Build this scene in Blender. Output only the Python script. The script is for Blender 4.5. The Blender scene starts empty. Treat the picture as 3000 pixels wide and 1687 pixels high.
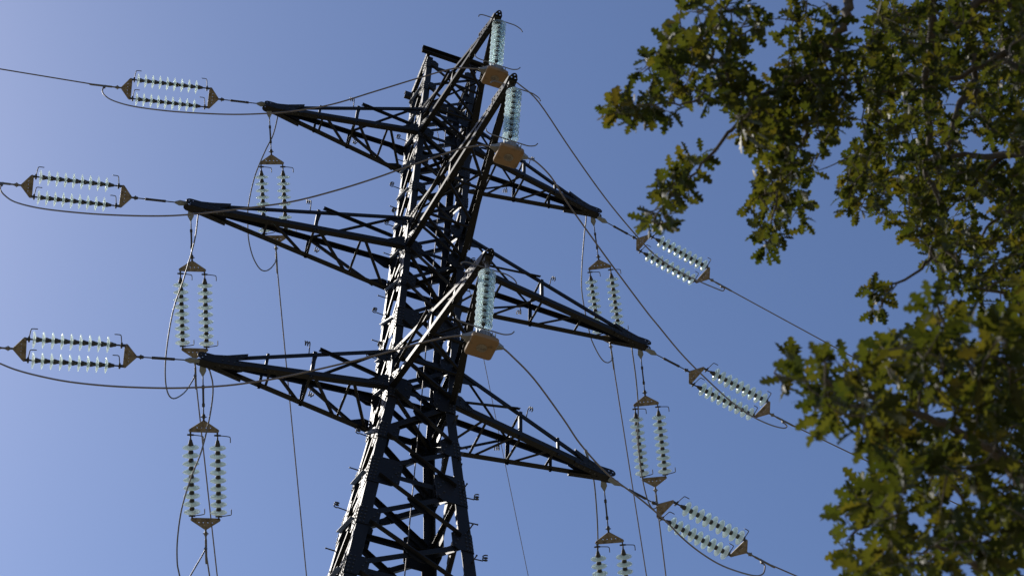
import bpy, bmesh, math, random
import numpy as np
from mathutils import Vector, Matrix

C = bpy.context.scene.collection
scene = bpy.context.scene
R = math.radians
V = Vector

# ------------------------------------------------------------------ camera
FPX = 4594.816                                   # focal length in pixels of a 3000 px wide frame
CAM = V((-4.69674, -18.12563, -20.15046))
YAW, PITCH, ROLL = 0.344495, 0.908654, 0.024271
_f = V((math.sin(YAW) * math.cos(PITCH), math.cos(YAW) * math.cos(PITCH), math.sin(PITCH)))
_r = V((math.cos(YAW), -math.sin(YAW), 0))
_u = _r.cross(_f)
CR = math.cos(ROLL) * _r + math.sin(ROLL) * _u
CU = -math.sin(ROLL) * _r + math.cos(ROLL) * _u
CF = _f
cd = bpy.data.cameras.new('camera')
cam = bpy.data.objects.new('camera', cd)
C.objects.link(cam)
cam.matrix_world = Matrix(((CR.x, CU.x, -CF.x, CAM.x), (CR.y, CU.y, -CF.y, CAM.y), (CR.z, CU.z, -CF.z, CAM.z), (0, 0, 0, 1)))
cd.sensor_fit = 'HORIZONTAL'
cd.sensor_width = 36.0
cd.lens = FPX / 3000 * 36
cd.clip_start = 0.1
cd.clip_end = 6000
cd.dof.use_dof = True
cd.dof.focus_distance = 28.0
cd.dof.aperture_fstop = 4.0
scene.camera = cam

# ------------------------------------------------------------------ sky, sun, exposure
SUN_EL, SUN_AZ = R(43), R(-37)                    # azimuth clockwise from +Y
w = bpy.data.worlds.new('World')
scene.world = w
w.use_nodes = True
nt = w.node_tree
bg = nt.nodes['Background']
sky = nt.nodes.new('ShaderNodeTexSky')
sky.sky_type = 'NISHITA'
sky.sun_disc = False
sky.sun_elevation = SUN_EL
sky.sun_rotation = SUN_AZ
sky.altitude = 300
sky.air_density = 1.0
sky.dust_density = 0.8
sky.ozone_density = 2.5
wb = nt.nodes.new('ShaderNodeMixRGB')               # the camera's white balance on the sky
wb.blend_type = 'MULTIPLY'
wb.inputs[0].default_value = 1.0
wb.inputs[2].default_value = (0.955, 0.985, 1.118, 1)
nt.links.new(sky.outputs[0], wb.inputs[1])
nt.links.new(wb.outputs[0], bg.inputs[0])
bg.inputs[1].default_value = 0.12
sl = bpy.data.lights.new('sun', 'SUN')
sl.energy = 5.0
sl.angle = R(0.53)
sl.color = (1.0, 0.94, 0.85)
so = bpy.data.objects.new('sun', sl)
C.objects.link(so)
SUN = V((math.sin(SUN_AZ) * math.cos(SUN_EL), math.cos(SUN_AZ) * math.cos(SUN_EL), math.sin(SUN_EL)))
so.rotation_euler = SUN.to_track_quat('Z', 'Y').to_euler()
so.location = SUN * 60
vs = scene.view_settings
vs.view_transform = 'Standard'
vs.look = 'None'
vs.exposure = 0.0
vs.gamma = 1.0
vs.use_curve_mapping = False
scene.cycles.max_bounces = 12
scene.cycles.transmission_bounces = 12
scene.cycles.transparent_max_bounces = 12

GROUND = -21.8

# ------------------------------------------------------------------ helpers
def ray(px, py):
    return (CF * FPX + CR * (px - 1500) - CU * (py - 843.5)).normalized()

def at_y(px, py, y):
    d = ray(px, py)
    return CAM + d * ((y - CAM.y) / d.y)

def at_z(px, py, z):
    d = ray(px, py)
    return CAM + d * ((z - CAM.z) / d.z)

def at_d(px, py, dist):
    return CAM + ray(px, py) * dist

def in_plane(px, py, P, n):
    d = ray(px, py)
    return CAM + d * ((P - CAM).dot(n) / d.dot(n))

def cone_pt(T, px, py, el):
    """the point on a sight line seen from T under elevation el"""
    d = ray(px, py)
    best = None
    for i in range(4000):
        s = 12 + i * 0.02
        q = CAM + d * s - T
        e = abs(q.z / q.length - math.sin(el))
        if q.length > 0.5 and (best is None or e < best[0]):
            best = (e, CAM + d * s)
    return best[1]

def obj(name, bm, mats, parent=None, smooth=False, auto=None):
    me = bpy.data.meshes.new(name)
    bmesh.ops.recalc_face_normals(bm, faces=bm.faces)
    bm.to_mesh(me)
    bm.free()
    for m in (mats if isinstance(mats, (list, tuple)) else [mats]):
        me.materials.append(m)
    if smooth:
        me.polygons.foreach_set('use_smooth', [True] * len(me.polygons))
    o = bpy.data.objects.new(name, me)
    C.objects.link(o)
    if parent:
        o.parent = parent
    return o

def thing(name, label, cat, loc=(0, 0, 0), group=None):
    o = bpy.data.objects.new(name, None)
    o.empty_display_size = 0.2
    C.objects.link(o)
    o.location = loc
    tag(o, label, cat, group)
    return o

def tag(o, label=None, cat=None, group=None, kind=None):
    if label: o['label'] = label
    if cat: o['category'] = cat
    if group: o['group'] = group
    if kind: o['kind'] = kind
    return o

def perp(d):
    a = V((0, 0, 1)) if abs(d.z) < 0.9 else V((1, 0, 0))
    x = d.cross(a).normalized()
    return x, d.cross(x).normalized()

def prism(bm, P0, P1, prof, a, b, mi=0):
    """closed profile (list of 2-D points along a, b) swept from P0 to P1"""
    n = len(prof)
    r0 = [bm.verts.new(P0 + a * p[0] + b * p[1]) for p in prof]
    r1 = [bm.verts.new(P1 + a * p[0] + b * p[1]) for p in prof]
    for i in range(n):
        f = bm.faces.new((r0[i], r0[(i + 1) % n], r1[(i + 1) % n], r1[i])); f.material_index = mi
    f = bm.faces.new(r0[::-1]); f.material_index = mi
    f = bm.faces.new(r1); f.material_index = mi

def angle(bm, P0, P1, a, b, wa, wb=None, t=0.010, mi=0):
    """steel angle: corner on the line P0-P1, flanges along a and b"""
    wb = wb or wa
    d = (P1 - P0).normalized()
    a = (a - d * a.dot(d)).normalized()
    b = (b - d * b.dot(d) - a * b.dot(a)).normalized()
    prism(bm, P0, P1, [(0, 0), (wa, 0), (wa, t), (t, t), (t, wb), (0, wb)], a, b, mi)

def bar(bm, P0, P1, a, wa, wb, mi=0, ca=0.0, cb=0.0):
    """rectangular bar, width wa along a, wb along the other axis, offset ca, cb"""
    d = (P1 - P0).normalized()
    a = (a - d * a.dot(d)).normalized()
    b = d.cross(a)
    prism(bm, P0, P1, [(ca - wa / 2, cb - wb / 2), (ca + wa / 2, cb - wb / 2), (ca + wa / 2, cb + wb / 2), (ca - wa / 2, cb + wb / 2)], a, b, mi)

def tube(bm, pts, rad, seg=8, cap=True, mi=0):
    n = len(pts)
    rs = rad if isinstance(rad, (list, tuple)) else [rad] * n
    x = None
    prev = None
    for i, p in enumerate(pts):
        d = (pts[min(i + 1, n - 1)] - pts[max(i - 1, 0)]).normalized()
        if x is None:
            x = perp(d)[0]
        x = (x - d * x.dot(d)).normalized()
        y = d.cross(x)
        ring = [bm.verts.new(p + (x * math.cos(2 * math.pi * k / seg) + y * math.sin(2 * math.pi * k / seg)) * rs[i]) for k in range(seg)]
        if prev:
            for k in range(seg):
                f = bm.faces.new((prev[k], prev[(k + 1) % seg], ring[(k + 1) % seg], ring[k])); f.material_index = mi; f.smooth = True
        elif cap:
            f = bm.faces.new(ring[::-1]); f.material_index = mi
        prev = ring
    if cap:
        f = bm.faces.new(prev); f.material_index = mi

def lathe(bm, P, d, prof, seg=20, mi=0, closed=False):
    """prof = (radius, height along d)"""
    x, y = perp(d)
    rings = []
    for r, h in prof:
        if r < 1e-6:
            rings.append([bm.verts.new(P + d * h)])
        else:
            rings.append([bm.verts.new(P + d * h + (x * math.cos(2 * math.pi * k / seg) + y * math.sin(2 * math.pi * k / seg)) * r) for k in range(seg)])
    pairs = list(zip(rings[:-1], rings[1:])) + ([(rings[-1], rings[0])] if closed else [])
    for r0, r1 in pairs:
        for k in range(seg):
            k2 = (k + 1) % seg
            if len(r0) == 1:
                f = bm.faces.new((r0[0], r1[k2], r1[k]))
            elif len(r1) == 1:
                f = bm.faces.new((r0[k], r0[k2], r1[0]))
            else:
                f = bm.faces.new((r0[k], r0[k2], r1[k2], r1[k]))
            f.material_index = mi
            f.smooth = True

def bolt(bm, P, n, r=0.017, h=0.014, mi=0):
    x, y = perp(n)
    r0 = [bm.verts.new(P + (x * math.cos(k * math.pi / 3) + y * math.sin(k * math.pi / 3)) * r) for k in range(6)]
    r1 = [bm.verts.new(P + n * h + (x * math.cos(k * math.pi / 3) + y * math.sin(k * math.pi / 3)) * r * 0.8) for k in range(6)]
    for k in range(6):
        f = bm.faces.new((r0[k], r0[(k + 1) % 6], r1[(k + 1) % 6], r1[k])); f.material_index = mi
    f = bm.faces.new(r1); f.material_index = mi

def plate(bm, outline, fn, t, nrm, holes=(), mi=0):
    """2-D outline (and holes = (x, y, r)) mapped through fn to 3-D, thickness t along nrm"""
    loops = [list(outline)]
    for hx, hy, hr in holes:
        loops.append([(hx + hr * math.cos(k * math.pi / 5), hy + hr * math.sin(k * math.pi / 5)) for k in range(10)])
    tmp = bmesh.new()
    edges = []
    for lp in loops:
        vs_ = [tmp.verts.new((x, y, 0)) for x, y in lp]
        for i in range(len(vs_)):
            edges.append(tmp.edges.new((vs_[i], vs_[(i + 1) % len(vs_)])))
    res = bmesh.ops.triangle_fill(tmp, edges=edges, use_beauty=True, use_dissolve=False)
    tmp.verts.index_update()
    top = {}
    bot = {}
    for v in tmp.verts:
        p = fn(v.co.x, v.co.y)
        bot[v.index] = bm.verts.new(p)
        top[v.index] = bm.verts.new(p + nrm * t)
    for f in tmp.faces:
        ids = [v.index for v in f.verts]
        q = bm.faces.new([top[i] for i in ids]); q.material_index = mi
        q = bm.faces.new([bot[i] for i in ids[::-1]]); q.material_index = mi
    for e in tmp.edges:
        if len(e.link_faces) == 1:
            i, j = e.verts[0].index, e.verts[1].index
            q = bm.faces.new((top[i], top[j], bot[j], bot[i])); q.material_index = mi
    tmp.free()

def hull(pts):
    pts = sorted(set((round(x, 5), round(y, 5)) for x, y in pts))
    def half(ps):
        h = []
        for p in ps:
            while len(h) > 1 and (h[-1][0] - h[-2][0]) * (p[1] - h[-2][1]) - (h[-1][1] - h[-2][1]) * (p[0] - h[-2][0]) <= 0:
                h.pop()
            h.append(p)
        return h
    a = half(pts); b = half(pts[::-1])
    return a[:-1] + b[:-1]

def rounded(corners, r, n=10):
    return hull([(x + r * math.cos(2 * math.pi * k / n), y + r * math.sin(2 * math.pi * k / n)) for x, y in corners for k in range(n)])

def smooth_line(pts, n=6):
    out = []
    P = [pts[0] * 2 - pts[1]] + list(pts) + [pts[-1] * 2 - pts[-2]]
    for i in range(1, len(P) - 2):
        a, b, c, d = P[i - 1], P[i], P[i + 1], P[i + 2]
        for k in range(n):
            s = k / n
            out.append(0.5 * ((2 * b) + (c - a) * s + (2 * a - 5 * b + 4 * c - d) * s * s + (3 * b - a - 3 * c + d) * s ** 3))
    out.append(pts[-1])
    return out

# ------------------------------------------------------------------ materials
def mat(name, col, rough=0.5, metal=0.0, var=0.25, scale=6.0, col2=None, bump=0.0, spec=0.5, amt=0.5, detail=6.0, scale2=None):
    m = bpy.data.materials.new(name)
    m.use_nodes = True
    t = m.node_tree
    p = t.nodes['Principled BSDF']
    tc = t.nodes.new('ShaderNodeTexCoord')
    no = t.nodes.new('ShaderNodeTexNoise')
    no.inputs['Scale'].default_value = scale
    no.inputs['Detail'].default_value = detail
    no.inputs['Roughness'].default_value = 0.6
    t.links.new(tc.outputs['Object'], no.inputs['Vector'])
    cr = t.nodes.new('ShaderNodeValToRGB')
    c2 = col2 or tuple(c * (1 - var) for c in col)
    cr.color_ramp.elements[0].position = 0.5 - 0.25
    cr.color_ramp.elements[1].position = 0.5 + 0.25
    cr.color_ramp.elements[0].color = (*c2, 1)
    cr.color_ramp.elements[1].color = (*[min(1, c * (1 + var * 0.5)) for c in col], 1)
    if col2:
        cr.color_ramp.elements[0].position = amt - 0.12
        cr.color_ramp.elements[1].position = amt + 0.05
    t.links.new(no.outputs['Fac'], cr.inputs['Fac'])
    t.links.new(cr.outputs['Color'], p.inputs['Base Color'])
    p.inputs['Metallic'].default_value = metal
    p.inputs['Specular IOR Level'].default_value = spec
    n2 = t.nodes.new('ShaderNodeTexNoise')
    n2.inputs['Scale'].default_value = scale2 or scale * 4
    n2.inputs['Detail'].default_value = 4
    t.links.new(tc.outputs['Object'], n2.inputs['Vector'])
    mr = t.nodes.new('ShaderNodeMapRange')
    mr.inputs['To Min'].default_value = max(0.02, rough - 0.1)
    mr.inputs['To Max'].default_value = min(1, rough + 0.12)
    t.links.new(n2.outputs['Fac'], mr.inputs['Value'])
    t.links.new(mr.outputs['Result'], p.inputs['Roughness'])
    if bump:
        b = t.nodes.new('ShaderNodeBump')
        b.inputs['Strength'].default_value = bump
        b.inputs['Distance'].default_value = 0.01
        t.links.new(n2.outputs['Fac'], b.inputs['Height'])
        t.links.new(b.outputs['Normal'], p.inputs['Normal'])
    return m

M_STEEL = mat('dark_steel_paint', (0.0065, 0.0068, 0.0085), 0.50, 0.0, 0.35, 3.0, (0.014, 0.009, 0.007), 0.06, 0.23, amt=0.38, scale2=30)
M_BOLT = mat('bolt_steel', (0.030, 0.031, 0.036), 0.45, 0.1, 0.3, 20, spec=0.5)
M_GALV = mat('galvanised_steel', (0.15, 0.145, 0.14), 0.5, 0.35, 0.3, 12, bump=0.05)
M_PALE = mat('pale_zinc', (0.20, 0.23, 0.26), 0.55, 0.2, 0.2, 14)
M_YOKE = mat('weathered_yoke', (0.185, 0.160, 0.132), 0.6, 0.1, 0.3, 11, (0.105, 0.085, 0.066), bump=0.2, amt=0.48)
M_LINK = mat('dark_fitting', (0.038, 0.036, 0.034), 0.55, 0.1, 0.3, 14)
M_CAP = mat('insulator_cap_iron', (0.045, 0.044, 0.042), 0.6, 0.1, 0.35, 15, bump=0.1)
M_WIRE = mat('weathered_conductor', (0.17, 0.145, 0.13), 0.5, 0.35, 0.3, 5)
M_TAPW = mat('aluminium_jumper', (0.15, 0.145, 0.145), 0.5, 0.3, 0.25, 8)
M_ALU = mat('cast_aluminium', (0.22, 0.225, 0.23), 0.55, 0.25, 0.25, 10, bump=0.08)
M_WEIGHT = mat('ochre_cast_weight', (0.180, 0.116, 0.066), 0.75, 0.0, 0.5, 5, (0.085, 0.062, 0.040), 0.3, 0.3, amt=0.40)
M_BARK = mat('oak_bark', (0.10, 0.082, 0.062), 0.85, 0.0, 0.5, 18, bump=0.6, spec=0.2)

def glass_mat(name, rough, milk, col):
    m = bpy.data.materials.new(name)
    m.use_nodes = True
    t = m.node_tree
    p = t.nodes['Principled BSDF']
    out = t.nodes['Material Output']
    p.inputs['Base Color'].default_value = (*col, 1)
    p.inputs['Transmission Weight'].default_value = 1.0
    p.inputs['IOR'].default_value = 1.5
    p.inputs['Roughness'].default_value = rough
    tl = t.nodes.new('ShaderNodeBsdfTranslucent')
    tl.inputs['Color'].default_value = (0.92, 1.0, 0.985, 1)
    no = t.nodes.new('ShaderNodeTexNoise')
    no.inputs['Scale'].default_value = 22
    mr = t.nodes.new('ShaderNodeMapRange')
    mr.inputs['From Min'].default_value = 0.35
    mr.inputs['From Max'].default_value = 0.65
    mr.inputs['To Min'].default_value = milk * 0.6
    mr.inputs['To Max'].default_value = min(1.0, milk * 1.4)
    t.links.new(no.outputs['Fac'], mr.inputs['Value'])
    mx = t.nodes.new('ShaderNodeMixShader')
    t.links.new(mr.outputs['Result'], mx.inputs['Fac'])
    t.links.new(p.outputs[0], mx.inputs[1])
    t.links.new(tl.outputs[0], mx.inputs[2])
    t.links.new(mx.outputs[0], out.inputs['Surface'])
    return m
M_GLASS_DIM = glass_mat('dim_toughened_glass', 0.05, 0.16, (0.74, 0.93, 0.90))  # dim copy of the same glass: near-arm strings look darker from below
M_GLASS = glass_mat('sunlit_toughened_glass', 0.07, 0.66, (0.91, 0.985, 0.975))  # bright copy: extra translucency stands in for sunlight refracted by the strain discs

def leaf_mat():
    m = bpy.data.materials.new('oak_leaf')
    m.use_nodes = True
    t = m.node_tree
    p = t.nodes['Principled BSDF']
    out = t.nodes['Material Output']
    at = t.nodes.new('ShaderNodeAttribute')
    at.attribute_name = 'leaf_tone'
    cr = t.nodes.new('ShaderNodeValToRGB')
    e = cr.color_ramp.elements
    e[0].position = 0.0; e[0].color = (0.013, 0.019, 0.0045, 1)
    e[1].position = 1.0; e[1].color = (0.046, 0.037, 0.008, 1)
    x = cr.color_ramp.elements.new(0.45); x.color = (0.023, 0.028, 0.006, 1)
    x = cr.color_ramp.elements.new(0.85); x.color = (0.039, 0.038, 0.008, 1)
    t.links.new(at.outputs['Fac'], cr.inputs['Fac'])
    t.links.new(cr.outputs['Color'], p.inputs['Base Color'])
    p.inputs['Roughness'].default_value = 0.5
    p.inputs['Specular IOR Level'].default_value = 0.2
    tl = t.nodes.new('ShaderNodeBsdfTranslucent')
    hv = t.nodes.new('ShaderNodeMixRGB')
    hv.blend_type = 'MULTIPLY'
    hv.inputs[0].default_value = 1.0
    hv.inputs[2].default_value = (3.3, 3.1, 1.2, 1)
    t.links.new(cr.outputs['Color'], hv.inputs[1])
    t.links.new(hv.outputs[0], tl.inputs['Color'])
    mx = t.nodes.new('ShaderNodeMixShader')
    mx.inputs['Fac'].default_value = 0.45
    t.links.new(p.outputs[0], mx.inputs[1])
    t.links.new(tl.outputs[0], mx.inputs[2])
    t.links.new(mx.outputs[0], out.inputs['Surface'])
    return m
M_LEAF = leaf_mat()

# ------------------------------------------------------------------ ground
bm = bmesh.new()
N = 48
rings = [0, 15, 40, 100, 250, 600, 1500, 4000]
prev = None
for r in rings:
    if r == 0:
        prev = [bm.verts.new((0, 0, GROUND))]
        continue
    ring = [bm.verts.new((r * math.cos(2 * math.pi * k / N), r * math.sin(2 * math.pi * k / N), GROUND)) for k in range(N)]
    for k in range(N):
        if len(prev) == 1:
            bm.faces.new((prev[0], ring[k], ring[(k + 1) % N]))
        else:
            bm.faces.new((prev[k], ring[k], ring[(k + 1) % N], prev[(k + 1) % N]))
    prev = ring
M_GROUND = mat('dry_grass_ground', (0.20, 0.165, 0.105), 0.95, 0, 0.3, 0.25, (0.12, 0.115, 0.06), 0.5, 0.1, amt=0.47, scale2=6)
tag(obj('ground', bm, M_GROUND), 'flat dry grass and bare earth under the pylon and tree', 'ground', kind='structure')

# ------------------------------------------------------------------ the pylon
ZL = {1: 8.1527, 2: 4.0537, 3: 0.0}
DZ = 0.9464
TT = -0.0759
LA = {1: 3.8621, 2: 4.7964, 3: 3.8553}
NA = {1: 3.8943, 2: 4.9019, 3: 4.0066}
ZBEND = -0.2158
def hw(z):
    return 0.6 - 0.0014 * z if z >= ZBEND else 0.6003 + 0.1008 * (ZBEND - z)
SG = {'A': (-1, -1), 'B': (1, -1), 'C': (1, 1), 'D': (-1, 1)}
def leg(c, z):
    h = hw(z)
    return V((SG[c][0] * h, SG[c][1] * h, z))
ZTOP = 11.35

pylon = thing('lattice_pylon', 'tall dark steel lattice power pylon with nine cross arms, standing left of the oak', 'pylon', (0, 0, GROUND))
OFF = V((0, 0, -GROUND))                           # parts are built in tower coordinates, then shifted under the root
def part(name, bm, mats=None, parent=None, smooth=False):
    o = obj(name, bm, mats or [M_STEEL, M_BOLT], parent or pylon, smooth)
    if parent is None:
        o.location = OFF
    return o

# node levels of the body lattice
NODES = [11.05, 10.08, 9.10, 8.15, 7.13, 6.10, 5.02, 4.06, 3.0, 1.9, 0.93, 0.0, -1.22, -2.27, -3.42, -4.55, -5.8, -7.2, -9.2, -11.6, -14.6, -18.0, GROUND + 0.3]
SPLICE = (1.9, -2.27)
FACES = {'front': ('A', 'B', V((0, -1, 0))), 'right': ('B', 'C', V((1, 0, 0))), 'back': ('C', 'D', V((0, 1, 0))), 'left': ('D', 'A', V((-1, 0, 0)))}

def legw(z):
    return 0.14 if z > 0 else (0.165 if z > -2.27 else 0.20)

LEGS = {}
for c in 'ABCD':
    bm = bmesh.new()
    sx, sy = SG[c]
    a, b = V((-sx, 0, 0)), V((0, -sy, 0))
    segs = [(ZTOP, 1.9, 0.13), (1.9, ZBEND, 0.14), (ZBEND, -2.27, 0.165), (-2.27, GROUND, 0.20)]
    for z1, z0, wd in segs:
        angle(bm, leg(c, z0), leg(c, z1), a, b, wd, t=0.016 if z0 < 1 else 0.013)
    # concrete-free foot plate
    P = leg(c, GROUND)
    bar(bm, P + V((-sx * 0.1, -sy * 0.1, 0)), P + V((-sx * 0.1, -sy * 0.1, 0.05)), V((1, 0, 0)), 0.5, 0.5)
    LEGS[c] = part('leg', bm)

def face_frame(fc, z):
    c0, c1, n = FACES[fc]
    return leg(c0, z), leg(c1, z), n

# gussets on the legs, both faces of one node in one mesh
for c in 'ABCD':
    for i, z in enumerate(NODES[:17]):
        bm = bmesh.new()
        sp = z in SPLICE
        armn = any(abs(z - q) < 0.06 for q in (8.15, 9.10, 4.06, 5.02, 0.0, 0.93))
        for fc, (c0, c1, n) in FACES.items():
            if c not in (c0, c1):
                continue
            s = 1 if c == c0 else -1
            P = leg(c, z)
            e = (leg(c1, z) - leg(c0, z)).normalized() * s
            up = (leg(c, z + 0.5) - leg(c, z - 0.5)).normalized()
            nn = e.cross(up).normalized()
            if nn.dot(n) < 0:
                nn = -nn
            k = 1.25 if z < 0.5 else 1.0
            if sp:
                wd, hh = (0.42 if z > 0 else 0.52), (0.27 if z > 0 else 0.33)
                ol = [(0.004, -hh), (wd - 0.12, -hh), (wd, -hh + 0.09), (wd, hh - 0.09), (wd - 0.12, hh), (0.004, hh)]
            elif armn:
                wd, hh = 0.31 * k, 0.21 * k
                ol = [(0.004, -hh), (wd - 0.12, -hh - 0.03), (wd, -hh + 0.05), (wd + 0.02, hh - 0.1), (wd - 0.1, hh), (0.004, hh)]
            else:
                wd, hh = 0.27 * k, 0.165 * k
                ol = [(0.004, -hh), (wd - 0.08, -hh), (wd, -hh + 0.08), (wd, hh - 0.08), (wd - 0.08, hh), (0.004, hh)]
            fn = lambda x, y, P=P, e=e, up=up, nn=nn: P + e * x + up * y + nn * 0.003
            plate(bm, ol, fn, 0.010, nn)
            for by in [q * 0.085 for q in range(-int(hh / 0.085) , int(hh / 0.085) + 1)]:
                for bx in (0.04, 0.10):
                    bolt(bm, P + e * bx + up * by + nn * 0.013, nn, 0.017, 0.015, 1)
            for bx, by in ((wd - 0.05, hh - 0.10), (wd - 0.05, -hh + 0.10), (wd - 0.09, 0.0)) + (((wd - 0.14, 0.12), (wd - 0.14, -0.12), (wd - 0.05, 0.05), (wd - 0.05, -0.05)) if sp else ()):
                bolt(bm, P + e * bx + up * by + nn * 0.013, nn, 0.017, 0.015, 1)
        part('gusset_plate', bm, parent=LEGS[c])

# X bracing in every panel and face
for i in range(len(NODES) - 1):
    z1, z0 = NODES[i], NODES[i + 1]
    for fc in FACES:
        bm = bmesh.new()
        T0, T1, n = face_frame(fc, z1)
        B0, B1, _ = face_frame(fc, z0)
        e = (T1 - T0).normalized()
        wd = 0.082 if z1 > 0.5 else (0.098 if z1 > -6 else 0.11)
        ins = 0.10
        p00, p11 = T0.lerp(B1, ins), T0.lerp(B1, 1 - ins)
        q00, q11 = T1.lerp(B0, ins), T1.lerp(B0, 1 - ins)
        mid = (p00 + p11 + q00 + q11) / 4
        nn = (p11 - p00).cross(q11 - q00).normalized()
        if nn.dot(n) < 0:
            nn = -nn
        o1, o2 = nn * 0.0135, nn * -0.030
        d1 = (p11 - p00).normalized(); d2 = (q11 - q00).normalized()
        s1 = nn.cross(d1); s2 = nn.cross(d2)
        # one diagonal outside the legs with its flange outwards, one inside with its flange inwards
        angle(bm, p00 + o1 - s1 * wd / 2, p11 + o1 - s1 * wd / 2, s1, nn, wd, wd * 0.75, 0.008)
        angle(bm, q00 + o2 - s2 * wd / 2, q11 + o2 - s2 * wd / 2, s2, -nn, wd, wd * 0.75, 0.008)
        if z1 < 4.5 and z1 > -6:
            L_ = 0.17 if z1 > 0.5 else 0.22
            dd = [(-L_, 0.035), (-L_ * 0.8, -0.03), (-0.04, -0.085), (L_ * 0.7, -0.07), (L_, -0.035), (L_ * 0.8, 0.04), (0.04, 0.085), (-L_ * 0.7, 0.08)]
            fn = lambda x, y: mid + d1 * x + s1 * y - nn * 0.012
            plate(bm, dd, fn, 0.010, nn)
        for tpos in (0.02, 0.06, 0.94, 0.98, 0.48, 0.52):
            P = p00.lerp(p11, tpos)
            bolt(bm, P + nn * 0.022, nn, 0.015, 0.012, 1)
        part('cross_bracing', bm)

# horizontals at arm levels and splices
for z in (11.05, 9.10, 8.15, 5.02, 4.06, 0.93, 0.0, -2.27, -4.55):
    for fc in FACES:
        bm = bmesh.new()
        P0, P1, n = face_frame(fc, z)
        e = (P1 - P0).normalized()
        P0 = P0 + e * 0.15; P1 = P1 - e * 0.15
        dn = V((0, 0, -1))
        angle(bm, P0 - n * 0.042 + V((0, 0, 0.035)), P1 - n * 0.042 + V((0, 0, 0.035)), dn, -n, 0.095, 0.07, 0.008)
        part('horizontal_brace', bm)
# plan bracing at the arm levels
for z in (8.15, 4.06, 0.0, -4.55):
    bm = bmesh.new()
    q = [leg(c, z - 0.09) * 1 for c in 'ABCD']
    ctr = V((0, 0, z - 0.09))
    for c0, c1, o in ((0, 2, 0.0), (1, 3, -0.018)):
        P0, P1 = q[c0].lerp(ctr, 0.14) + V((0, 0, o)), q[c1].lerp(ctr, 0.14) + V((0, 0, o))
        d = (P1 - P0).normalized()
        s = V((0, 0, 1)).cross(d)
        angle(bm, P0 - s * 0.03, P1 - s * 0.03, s, V((0, 0, -1 if o else 1)), 0.06, 0.05, 0.008)
    part('plan_bracing', bm)

# head frame on top
for fc in FACES:
    c0, c1, n = FACES[fc]
    bm = bmesh.new()
    ext = 0.16 if fc in ('front', 'back') else -0.02
    P0, P1 = leg(c0, 11.38), leg(c1, 11.38)
    e = (P1 - P0).normalized()
    P0 = P0 - e * ext; P1 = P1 + e * ext
    zo = 0.0 if fc in ('front', 'back') else 0.004
    hb = 0.20
    prism(bm, P0 + n * 0.02, P1 + n * 0.02, [(0, zo), (0.09, zo), (0.09, 0.012), (0.012, 0.012), (0.012, hb - 0.012), (0.09, hb - 0.012), (0.09, hb - zo), (0, hb - zo)], -n if fc in ('left', 'right') else n, V((0, 0, 1)))
    for k in range(9):
        P = P0.lerp(P1, 0.06 + 0.11 * k)
        bolt(bm, P + n * 0.012 + V((0, 0, 0.06 + 0.08 * (k % 2))), n, 0.017, 0.015, 1)
    part('head_beam', bm)

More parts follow.
